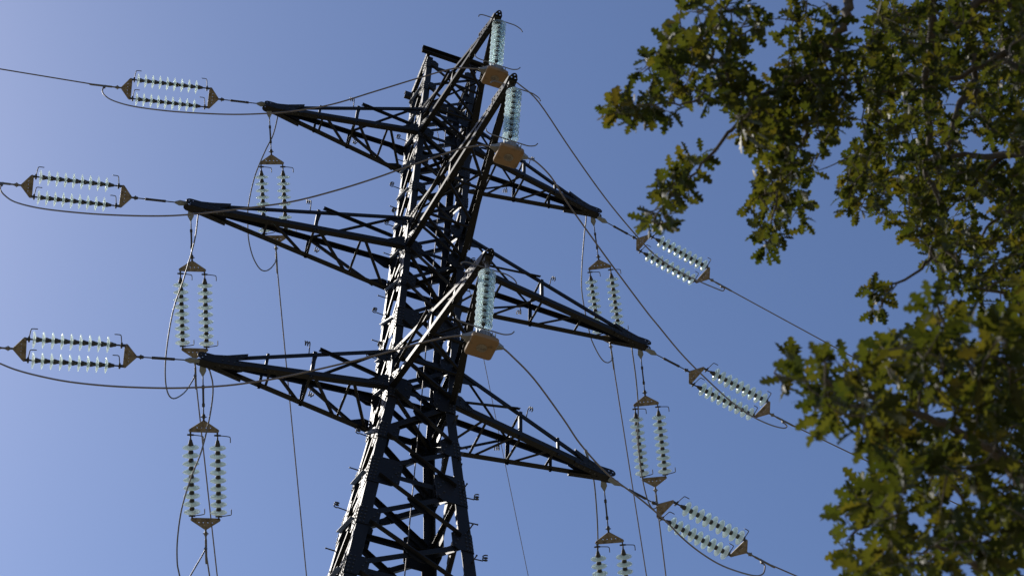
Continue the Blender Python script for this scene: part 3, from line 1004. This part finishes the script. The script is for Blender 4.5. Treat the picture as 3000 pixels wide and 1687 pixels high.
JL = {1: [(300, 265), (305, 278), (327, 293.6), (375.5, 309), (442, 320), (530, 329), (663, 335.5), (760, 334), (850, 327), (970, 307), (1100, 268), (1231, 228), (1332, 201)],
      2: [(1, 555), (13, 572), (44, 592), (110, 609), (199, 620.5), (309, 629), (442, 633), (552, 629), (707, 611.6), (850, 592), (978, 560), (1100, 522), (1197, 487), (1269, 462.6), (1341.6, 438), (1402, 427)],
      3: [(-45, 1035), (-25, 1055), (0, 1064.5), (44, 1082), (110, 1100), (199, 1117.5), (309, 1129.4), (420, 1135), (530, 1136), (663, 1129), (773, 1114), (850, 1100), (1040, 1056), (1156, 1025.6), (1233, 1004), (1306, 988)]}
JR = {1: [(1525, 251), (1579, 301), (1673, 440), (1773, 580), (1864, 690), (1918, 746), (1980, 790), (2046, 823), (2104, 847.5), (2118, 851.7), (2122, 845)],
      2: [(1571, 475), (1614, 518), (1657, 586.6), (1715, 669), (1793, 777), (1889, 905.5), (1925, 950), (2006, 1046.6), (2108, 1146), (2159, 1189), (2209, 1222), (2260, 1245), (2296, 1253.6), (2305, 1247.5)],
      3: [(1497, 1040), (1564, 1109), (1650, 1226), (1701, 1301), (1777, 1385), (1853, 1443), (1904, 1484), (1955, 1530), (2006, 1581), (2057, 1621), (2108, 1652), (2158.6, 1672), (2209, 1685), (2235, 1680), (2241, 1657)]}
LV = {1: 'topmost', 2: 'long middle', 3: 'lowest'}
for i in (1, 2, 3):
    g = 'jumper cables round the front of the pylon'
    cable('jumper_cable', plane_cable(JOINT['L%d' % i], CLAMP[i][0], JL[i]), 0.0145, 'brown jumper cable sagging from the %s left strings to its counterweight' % LV[i], 'cable', g)
    cable('jumper_cable', plane_cable(CLAMP[i][1], JOINT['R%d' % i], JR[i]), 0.0145, 'brown jumper cable from its counterweight down to the %s right strings' % LV[i], 'cable', g)

TAPS = {
 'b1': [(807, 768), (793.5, 785.5), (777, 793.7), (761, 787), (744.6, 761), (733.7, 728.5), (727, 690), (726, 641.5), (728, 600), (746.6, 516.7), (777.5, 441.6), (799.6, 397), (813, 344), (815, 322)],
 'b2': [(561, 1119.7), (539, 1150.6), (508, 1167), (490, 1146), (483.8, 1089), (490, 1009), (508, 907.6), (539, 815), (570, 705), (579.6, 636), (582, 618)],
 'b3': [(590, 1630), (559, 1683), (542, 1712), (532, 1705), (524, 1675), (519, 1643), (520, 1577), (532.5, 1488.7), (559, 1400), (590, 1321), (612, 1232.5), (623, 1162), (623, 1122), (617, 1095), (612, 1078)],
 'B1': [(1790, 1057), (1780, 1062), (1767, 1056), (1753, 1036.8), (1736.6, 1004), (1728, 978), (1715.4, 919.5), (1706, 865.5), (1703.7, 825.6), (1706, 762), (1712.6, 682), (1717, 646.7), (1718, 622)],
 'B2': [(1922, 1486.6), (1909.4, 1486.6), (1894, 1453.5), (1879, 1382), (1868.7, 1280.6), (1869.7, 1194), (1863.6, 1113), (1853, 1034), (1850, 1015)],
 'B3': [(1790, 1800), (1770, 1810), (1758, 1760), (1751.7, 1687), (1751.7, 1585.7), (1749, 1509), (1741.5, 1418), (1733, 1380), (1728, 1360), (1722, 1340)]}
TLAB = {'b1': 'grey looping cable running up behind the tip of the topmost left arm', 'b2': 'grey looping cable running up to the tip of the middle left arm',
        'b3': 'grey looping cable running up to the tip of the lowest left arm', 'B1': 'grey looping cable running up behind the topmost right arm',
        'B2': 'grey looping cable running up to the middle right arm tip', 'B3': 'grey cable with a pale clamp on its top end, behind the lowest right arm'}
for k, px in TAPS.items():
    J = JOINT[k]
    ye = 0.13
    cum = [0.0]
    full = px
    for (x0, y0), (x1, y1) in zip(full[:-1], full[1:]):
        cum.append(cum[-1] + math.hypot(x1 - x0, y1 - y0))
    pts = [J]
    for (x, y), s in zip(full, cum):
        f = s / cum[-1]
        f = min(1.0, f * 1.02 + 0.0) ** 1.15
        pts.append(at_y(x, y, J.y - 0.05 + (ye - J.y + 0.05) * f))
    o = cable('tap_cable', pts, 0.0135, TLAB[k], 'cable', 'looping cables behind the arms', M_TAPW)
    b_ = bmesh.new()
    e = pts[-1] - pts[0]
    d = (pts[-1] - pts[-2]).normalized()
    tube(b_, [e - d * 0.04, e + d * 0.02, e + d * 0.06, e + d * 0.13, e + d * 0.16], [0.018, 0.026, 0.022, 0.034, 0.012], 10)
    obj('end_clamp', b_, M_PALE, o)

FAR = {'L1': (0, 203), 'L2': (0, 538.3), 'L3': (0, 1015), 'R1': (2500, 1047), 'R2': (2540, 1350), 'R3': (2335, 1687), 'b1': (897, 1687), 'b2': (636, 1687), 'b3': (614, 1687), 'B1': (1894, 1687), 'B2': (1951, 1687)}
CLAB = {'L1': 'power line leaving the frame on the left from the topmost left strings', 'L2': 'power line just entering on the left edge at the middle left strings', 'L3': 'power line just entering on the left edge at the lowest left strings',
        'R1': 'uppermost power line running right into the oak leaves', 'R2': 'power line from the middle right strings running behind the lower oak clump', 'R3': 'power line from the lowest right strings leaving at the bottom right',
        'b1': 'power line falling from the topmost left arm, passing behind the lowest left arm', 'b2': 'power line falling from the middle left insulator pair, behind the lowest left pair', 'b3': 'power line below the lowest left insulator pair',
        'B1': 'power line falling from the topmost right insulator pair, left of the middle right pair', 'B2': 'power line falling from the middle right insulator pair behind the lowest right strings', 'B3': 'power line of the lowest right insulator pair'}
for k in SETS:
    d0 = DIRS[k]
    S0 = V(SETS[k][2]) + d0 * (AP2 + 0.45)
    if k in FAR and k not in ('L2', 'L3'):
        el = math.asin(d0.z)
        if k in ('R1', 'R2', 'R3'): el = R(-4)
        Q = cone_pt(S0, *FAR[k], el)
        d = (Q - S0).normalized()
    else:
        d = d0
    hd = V((d.x, d.y, 0)); slope = d.z / hd.length; hd.normalize()
    pts = [S0 - d * 0.1 + d0 * 0.0]
    span = 160 if k[0] in 'LR' else 200
    for s in (0.0, 1, 2, 4, 8, 14, 22, 35, 55, 80, 110, span):
        pts.append(S0 + hd * s + V((0, 0, slope * s + 0.0009 * s * s)))
    cable('power_line', pts, 0.0135, CLAB[k], 'power line', 'phase conductors leaving the pylon', n=3)
# earth wire
S0 = V((0.0, 0.72, 11.3))
Q = cone_pt(S0, 1546, 1687, R(-19))
d = (Q - S0).normalized()
hd = V((d.x, d.y, 0)); slope = d.z / hd.length; hd.normalize()
pts = [S0 + hd * s + V((0, 0, slope * s + 0.0007 * s * s)) for s in (0, 2, 5, 10, 20, 35, 60, 100, 180)]
cable('earth_wire', pts, 0.0085, 'thin earth wire falling from behind the pylon body to the bottom edge', 'power line', n=3)

# ------------------------------------------------------------------ the oak
random.seed(7)
rng = random.Random(11)
def T1(x, y): return (1700 + x * 0.50466, y * 0.50466)
def T2(x, y): return (2100 + x * 0.6813, 700 + y * 0.6813)
REG = [  # polygon in photo pixels, nearest and farthest distance, clusters per 1e4 px2, leaf scale
 ([T1(*p) for p in [(640, -20), (520, 100), (510, 200), (440, 270), (330, 350), (310, 460), (430, 500), (480, 580), (640, 600), (720, 560), (760, 750), (870, 760), (880, 890), (1000, 920), (1060, 860), (1120, 560), (1010, 480), (900, 400), (1020, 370), (1040, 280), (1000, 200), (1150, 160), (1160, 90), (1090, 60), (1100, -20)]], 7.6, 8.7, 10.0, 0.086),
 ([T1(*p) for p in [(120, 640), (160, 730), (240, 720), (310, 730), (430, 740), (490, 690), (620, 670), (640, 600), (480, 590), (350, 570), (250, 540), (160, 610)]], 7.5, 8.0, 12.0, 0.088),
 ([T1(*p) for p in [(570, 820), (570, 920), (450, 1000), (410, 1150), (320, 1300), (380, 1330), (440, 1320), (540, 1280), (620, 1240), (740, 1200), (690, 1120), (740, 1000), (700, 940), (800, 890), (780, 840), (690, 820)]], 7.5, 8.1, 9.0, 0.088),
 ([T1(*p) for p in [(1120, 350), (1210, -20), (1560, -20), (1500, 200), (1640, 330), (1640, 600), (1560, 720), (1500, 910), (1380, 920), (1400, 1100), (1350, 1180), (1340, 1310), (1260, 1350), (1180, 1380), (1100, 1470), (970, 1490), (950, 1300), (1000, 1190), (940, 1180), (950, 1060), (1030, 1020), (1050, 950), (990, 890), (910, 890), (880, 780), (1010, 570)]], 7.8, 9.0, 12.0, 0.084),
 ([T1(*p) for p in [(1640, -30), (2640, -30), (2640, 1460), (1970, 1440), (1900, 1390), (1750, 1310), (1560, 1240), (1490, 1220), (1510, 1050), (1510, 880), (1620, 790), (1690, 680), (1600, 600), (1590, 330), (1690, 150)]], 8.3, 12.5, 23.0, 0.080),
 ([T2(*p) for p in [(880, 0), (1400, 0), (1400, 300), (1110, 320), (1020, 250), (940, 170), (870, 80)]], 8.0, 9.6, 11.0, 0.080),
 ([T2(*p) for p in [(640, 170), (630, 220), (660, 320), (710, 345), (740, 270), (770, 230), (750, 190), (700, 165)]], 8.2, 8.5, 18.0, 0.075),
 ([T2(*p) for p in [(250, 540), (280, 640), (290, 700), (330, 690), (410, 760), (450, 820), (540, 850), (640, 890), (690, 890), (640, 990), (570, 1020), (450, 1090), (460, 1180), (500, 1240), (520, 1330), (500, 1400), (540, 1470), (1400, 1470), (1400, 240), (1150, 300), (1010, 260), (890, 220), (850, 340), (890, 390), (790, 400), (700, 420), (630, 500), (480, 470), (390, 520), (340, 470), (290, 470)]], 5.5, 7.8, 8.0, 0.092),
 # the rest of the crown, beyond the frame
 ([(2980, 10), (3560, -200), (3700, 500), (3640, 1100), (3300, 1650), (2980, 1650)], 6.6, 10.0, 5.0, 0.088),
 ([(2200, -420), (3500, -420), (3500, -30), (2150, -30)], 8.2, 11.0, 7.0, 0.085),
]
TRUNK = at_d(3560, 900, 8.6)
TRUNK_BASE = V((TRUNK.x + 0.3, TRUNK.y - 0.2, GROUND))
BR = [  # limbs in photo pixels with a distance, radius at both ends
 ([(*T1(2660, -260), 9.2), (*T1(2100, -260), 9.0), (*T1(1600, -120), 8.7), (*T1(1560, 0), 8.5), (*T1(1530, 150), 8.4), (*T1(1450, 260), 8.4), (*T1(1330, 390), 8.3), (*T1(1270, 460), 8.2), (*T1(1130, 530), 8.1), (*T1(990, 580), 8.0), (*T1(980, 650), 8.0), (*T1(860, 770), 7.9), (*T1(720, 930), 7.8), (*T1(600, 1080), 7.8), (*T1(430, 1240), 7.7)], 0.034, 0.004),
 ([(*T1(980, 570), 8.0), (*T1(880, 460), 8.0), (*T1(780, 330), 8.1), (*T1(740, 240), 8.1), (*T1(780, 180), 8.1), (*T1(830, 40), 8.2)], 0.012, 0.004),
 ([(*T1(870, 460), 8.0), (*T1(740, 520), 7.9), (*T1(650, 590), 7.8), (*T1(440, 610), 7.8), (*T1(200, 650), 7.7)], 0.010, 0.003),
 ([(*T1(740, 240), 8.1), (*T1(600, 300), 8.0), (*T1(460, 360), 7.9), (*T1(360, 420), 7.9)], 0.007, 0.003),
 ([(*T1(1280, 460), 8.2), (*T1(1330, 600), 8.3), (*T1(1300, 800), 8.3), (*T1(1210, 960), 8.2), (*T1(1150, 1150), 8.1), (*T1(1080, 1360), 8.1)], 0.014, 0.004),
 ([(*T1(2660, -200), 9.4), (*T1(2080, -120), 9.2), (*T1(2050, 0), 9.2), (*T1(2040, 300), 9.2), (*T1(2000, 560), 9.2), (*T1(2035, 800), 9.1), (*T1(2010, 1000), 9.0), (*T1(2090, 1210), 8.9), (*T1(2040, 1447), 8.8), (*T2(885, 120), 8.6), (*T2(760, 205), 8.4), (*T2(700, 250), 8.4)], 0.032, 0.004),
 ([(*T1(2660, 60), 9.8), (*T1(2290, 20), 9.8), (*T1(2285, 350), 9.7), (*T1(2290, 480), 9.7), (*T1(2280, 700), 9.6)], 0.040, 0.010),
 ([(*T1(2285, 480), 9.7), (*T1(2200, 620), 9.5), (*T1(2150, 760), 9.4), (*T1(2130, 890), 9.3)], 0.026, 0.012),
 ([(*T1(2700, 880), 9.0), (*T1(2400, 905), 9.2), (*T1(2130, 905), 9.3), (*T1(1900, 960), 9.3), (*T1(1700, 1080), 9.2)], 0.026, 0.006),
 ([(*T1(2700, 430), 9.2), (*T1(2540, 400), 9.3), (*T1(2400, 310), 9.4), (*T1(2230, 270), 9.5)], 0.030, 0.012),
 ([(*T1(2480, 300), 9.2), (*T1(2250, 420), 9.3), (*T1(2000, 510), 9.3), (*T1(1700, 530), 9.2), (*T1(1640, 440), 9.1)], 0.020, 0.005),
 ([(*T1(2700, 800), 9.2), (*T1(2400, 960), 9.2), (*T1(2250, 1120), 9.2), (*T1(2100, 1240), 9.0)], 0.018, 0.006),
 ([(*T1(2285, 100), 9.8), (*T1(2150, 180), 9.7), (*T1(1900, 180), 9.6), (*T1(1700, 200), 9.4)], 0.016, 0.005),
 ([(*T2(1500, 330), 8.6), (*T2(1270, 250), 8.7), (*T2(1130, 205), 8.7), (*T2(1040, 165), 8.7)], 0.014, 0.005),
 ([(*T2(1600, 1180), 6.6), (*T2(1321, 1050), 6.6), (*T2(1250, 980), 6.6), (*T2(1050, 820), 6.5), (*T2(880, 750), 6.4), (*T2(740, 715), 6.3), (*T2(610, 660), 6.2), (*T2(430, 590), 6.1)], 0.030, 0.005),
 ([(*T2(1500, 1330), 6.8), (*T2(1321, 1380), 6.8), (*T2(1150, 1420), 6.8), (*T2(1050, 1360), 6.7), (*T2(900, 1300), 6.6), (*T2(640, 1200), 6.4)], 0.026, 0.005),
 ([(*T2(1250, 980), 6.6), (*T2(1150, 800), 6.8), (*T2(1120, 600), 6.9), (*T2(1000, 400), 7.0), (*T2(930, 280), 7.0)], 0.018, 0.005),
 ([(*T2(1090, 1390), 6.7), (*T2(1090, 1200), 6.6), (*T2(960, 1000), 6.5), (*T2(760, 930), 6.4)], 0.012, 0.004),
 ([(*T1(1110, -200), 8.6), (*T1(900, -60), 8.4), (*T1(860, 20), 8.3), (*T1(740, 60), 8.2)], 0.014, 0.004),
 ([(*T1(1450, 260), 8.4), (*T1(1550, 420), 8.5), (*T1(1500, 600), 8.5), (*T1(1450, 800), 8.5)], 0.010, 0.004),
 ([(*T1(2660, 1200), 9.0), (*T1(2450, 1250), 9.2), (*T1(2300, 1400), 9.0)], 0.016, 0.006),
]
oak = thing('oak_tree', 'oak tree with lobed olive leaves reaching in from the right', 'tree', TRUNK_BASE)
OB = -TRUNK_BASE
tb = bmesh.new()
trunk_pts = [TRUNK_BASE, TRUNK_BASE.lerp(TRUNK, 0.3) + V((0.1, 0, 0)), TRUNK_BASE.lerp(TRUNK, 0.65) + V((-0.08, 0.05, 0)), TRUNK, TRUNK + V((0.1, 0.2, 1.6)), TRUNK + V((0.0, 0.4, 3.4))]
tube(tb, [p + OB for p in smooth_line(trunk_pts, 6)], [0.26 - 0.16 * k / 30 for k in range(31)], 12)
limb_pts = []
for pts, r0, r1 in BR:
    P = smooth_line([at_d(x, y, d) for x, y, d in pts], 5)
    P = [p + V((rng.uniform(-1, 1), rng.uniform(-1, 1), rng.uniform(-1, 1))) * 0.012 for p in P]
    if pts[0][0] <= 3000 and pts[0][1] < -40:
        k_ = min(limb_pts, key=lambda q: (q - P[0]).length)
        P = [k_, k_.lerp(P[0], 0.5) + V((0, 0, 0.05))] + P
        rr = [r0 * 1.2, r0 * 1.1] + [r0 + (r1 - r0) * (k / (len(P) - 3)) ** 0.8 for k in range(len(P) - 2)]
    elif pts[0][0] > 3000:
        h = min(max(P[0].z - 0.8, GROUND + 4.0), TRUNK.z + 3.0)
        f = (h - GROUND) / (TRUNK.z - GROUND)
        j = TRUNK_BASE.lerp(TRUNK, min(1, f)) if f <= 1 else TRUNK + V((0.05, 0.2, h - TRUNK.z))
        P = [j, j.lerp(P[0], 0.5) + V((0, 0, -0.12))] + P
        rr = [r0 * 2.0, r0 * 1.4] + [r0 + (r1 - r0) * (k / (len(P) - 3)) ** 0.8 for k in range(len(P) - 2)]
    else:
        rr = [r0 + (r1 - r0) * (k / (len(P) - 1)) ** 0.8 for k in range(len(P))]
    tube(tb, [p + OB for p in P], rr, 8)
    limb_pts += P
limb_np = np.array([tuple(p) for p in limb_pts])

# oak leaf: lobed outline, slightly folded and curled
LOBE = [(0.10, 0.02), (0.16, 0.11), (0.24, 0.17), (0.30, 0.10), (0.36, 0.09), (0.42, 0.22), (0.50, 0.29), (0.55, 0.15), (0.60, 0.12), (0.66, 0.25), (0.74, 0.28), (0.78, 0.14), (0.83, 0.12), (0.88, 0.17), (0.95, 0.10), (1.0, 0.0)]
MID = [0.0, 0.10, 0.27, 0.44, 0.60, 0.78, 1.0]
lv = []
for x in MID: lv.append((x, 0.0))
nm = len(MID)
half = LOBE[:-1]
for s in (1, -1):
    for x, y in half: lv.append((x, s * y * 0.92))
lf = []
for s_i, s in enumerate((1, -1)):
    o = nm + s_i * len(half)
    mi = 0
    for k in range(len(half)):
        x = half[k][0]
        nxt = o + k + 1 if k + 1 < len(half) else nm - 1
        # advance the midrib vertex when passed
        tri = (mi, o + k, nxt)
        lf.append(tri if s > 0 else tri[::-1])
        nx = half[k + 1][0] if k + 1 < len(half) else 1.0
        while mi + 1 < nm - 1 and MID[mi + 1] <= nx:
            t_ = (mi, nxt, mi + 1)
            lf.append(t_ if s > 0 else t_[::-1])
            mi += 1
lv = np.array(lv)
lf = np.array(lf)

def inside(poly, x, y):
    c = False
    j = len(poly) - 1
    for i in range(len(poly)):
        xi, yi = poly[i]; xj, yj = poly[j]
        if (yi > y) != (yj > y) and x < (xj - xi) * (y - yi) / (yj - yi) + xi:
            c = not c
        j = i
    return c
def area(poly):
    return abs(sum(poly[i][0] * poly[(i + 1) % len(poly)][1] - poly[(i + 1) % len(poly)][0] * poly[i][1] for i in range(len(poly)))) / 2

leaves = []           # (origin, direction, normal, length, tone)
spots = []
for poly, d0, d1, dens, lsz in REG:
    xs = [p[0] for p in poly]; ys = [p[1] for p in poly]
    n = int(area(poly) / 1e4 * dens)
    made = 0
    # gaps where the sky shows through
    big = area(poly) > 1.5e5
    gaps = [(rng.uniform(min(xs), max(xs)), rng.uniform(min(ys), max(ys)), rng.uniform(16, 46) if big else rng.uniform(12, 26)) for _ in range(int(area(poly) / (1.6e4 if big else 3.2e4)))]
    guard = 0
    while made < n and guard < n * 30:
        guard += 1
        x = rng.uniform(min(xs), max(xs)); y = rng.uniform(min(ys), max(ys))
        mg = 24 if d0 < 6 else (13 if area(poly) > 4e4 else 9)
        if not all(inside(poly, x + u, y + v) for u, v in ((mg, 0), (-mg, 0), (0, mg), (0, -mg))): continue
        if any((x - g[0]) ** 2 + (y - g[1]) ** 2 < g[2] ** 2 for g in gaps): continue
        made += 1
        P = at_d(x, y, rng.uniform(d0, d1))
        spots.append((float(((limb_np - np.array(tuple(P))) ** 2).sum(1).min()), P, lsz))
spots.sort(key=lambda q: q[0])
nodes = np.zeros((len(limb_pts) + 2 * len(spots) + 10, 3))
nodes[:len(limb_pts)] = limb_np
nn0 = len(limb_pts)
for _, P, lsz in spots:                                  # twigs grow outwards from the limbs, each from the nearest wood there is
    i = int(np.argmin(((nodes[:nn0] - np.array(tuple(P))) ** 2).sum(1)))
    Bp = V(nodes[i])
    gl = (P - Bp).length
    dirv = (P - Bp).normalized()
    tw = P + V((rng.gauss(0, 1), rng.gauss(0, 1), rng.gauss(0, 1))) * 0.02
    bend = 0.10 * gl
    mid_ = Bp.lerp(tw, 0.5) + V((rng.gauss(0, 1), rng.gauss(0, 1), rng.gauss(0, 1) - 0.6)) * bend
    tube(tb, [q + OB for q in smooth_line([Bp, mid_, tw], 3)], [0.0045 - 0.0005 * k for k in range(7)], 5, cap=False)
    nodes[nn0] = tuple(mid_); nodes[nn0 + 1] = tuple(tw); nn0 += 2
    nl = rng.randint(4, 7) + (2 if gl > 0.3 else 0)
    base_tone = rng.random()
    for k in range(nl):
        u_ = V((rng.gauss(0, 1), rng.gauss(0, 1), rng.gauss(0, 1) - 0.25)).normalized()
        ld = (dirv * 0.75 + u_).normalized()
        up_ = V((rng.gauss(0, 0.55), rng.gauss(0, 0.55), 1.0))
        nn_ = (up_ - ld * up_.dot(ld))
        if nn_.length < 0.1: continue
        o_ = mid_.lerp(tw, (0.35 if gl < 0.3 else 0.0) + 0.65 * rng.random())
        leaves.append((o_ + OB, ld, nn_.normalized(), rng.uniform(0.72, 1.22) * lsz, min(1, max(0, 0.55 * base_tone + 0.5 * rng.random()))))
NL = len(leaves)
nv = len(lv)
O_ = np.array([tuple(l[0]) for l in leaves]); D_ = np.array([tuple(l[1]) for l in leaves]); N_ = np.array([tuple(l[2]) for l in leaves])
S_ = np.cross(N_, D_)
Ln = np.array([l[3] for l in leaves])[:, None, None]
tone = np.array([l[4] for l in leaves])
curl = np.random.RandomState(3).uniform(-0.35, 0.25, (NL, 1, 1))
fold = np.random.RandomState(4).uniform(0.05, 0.45, (NL, 1, 1))
lx = lv[None, :, 0:1]; ly = lv[None, :, 1:2]
pos = O_[:, None, :] + Ln * (D_[:, None, :] * (lx + 0.12) + S_[:, None, :] * ly + N_[:, None, :] * (curl * lx ** 2 + fold * np.abs(ly)))
pos = pos.reshape(-1, 3)
fidx = (lf[None, :, :] + (np.arange(NL) * nv)[:, None, None]).reshape(-1, 3)
me = bpy.data.meshes.new('crown')
me.vertices.add(len(pos)); me.vertices.foreach_set('co', pos.astype(np.float32).ravel())
me.loops.add(fidx.size); me.loops.foreach_set('vertex_index', fidx.astype(np.int32).ravel())
me.polygons.add(len(fidx)); me.polygons.foreach_set('loop_start', np.arange(0, fidx.size, 3, dtype=np.int32))
me.update(calc_edges=True)
at_ = me.attributes.new('leaf_tone', 'FLOAT', 'POINT')
at_.data.foreach_set('value', np.repeat(tone, nv).astype(np.float32))
me.materials.append(M_LEAF)
crown = bpy.data.objects.new('crown', me)
C.objects.link(crown)
crown.parent = oak
obj('trunk', tb, M_BARK, oak)
print('leaves', NL, 'faces', len(fidx))
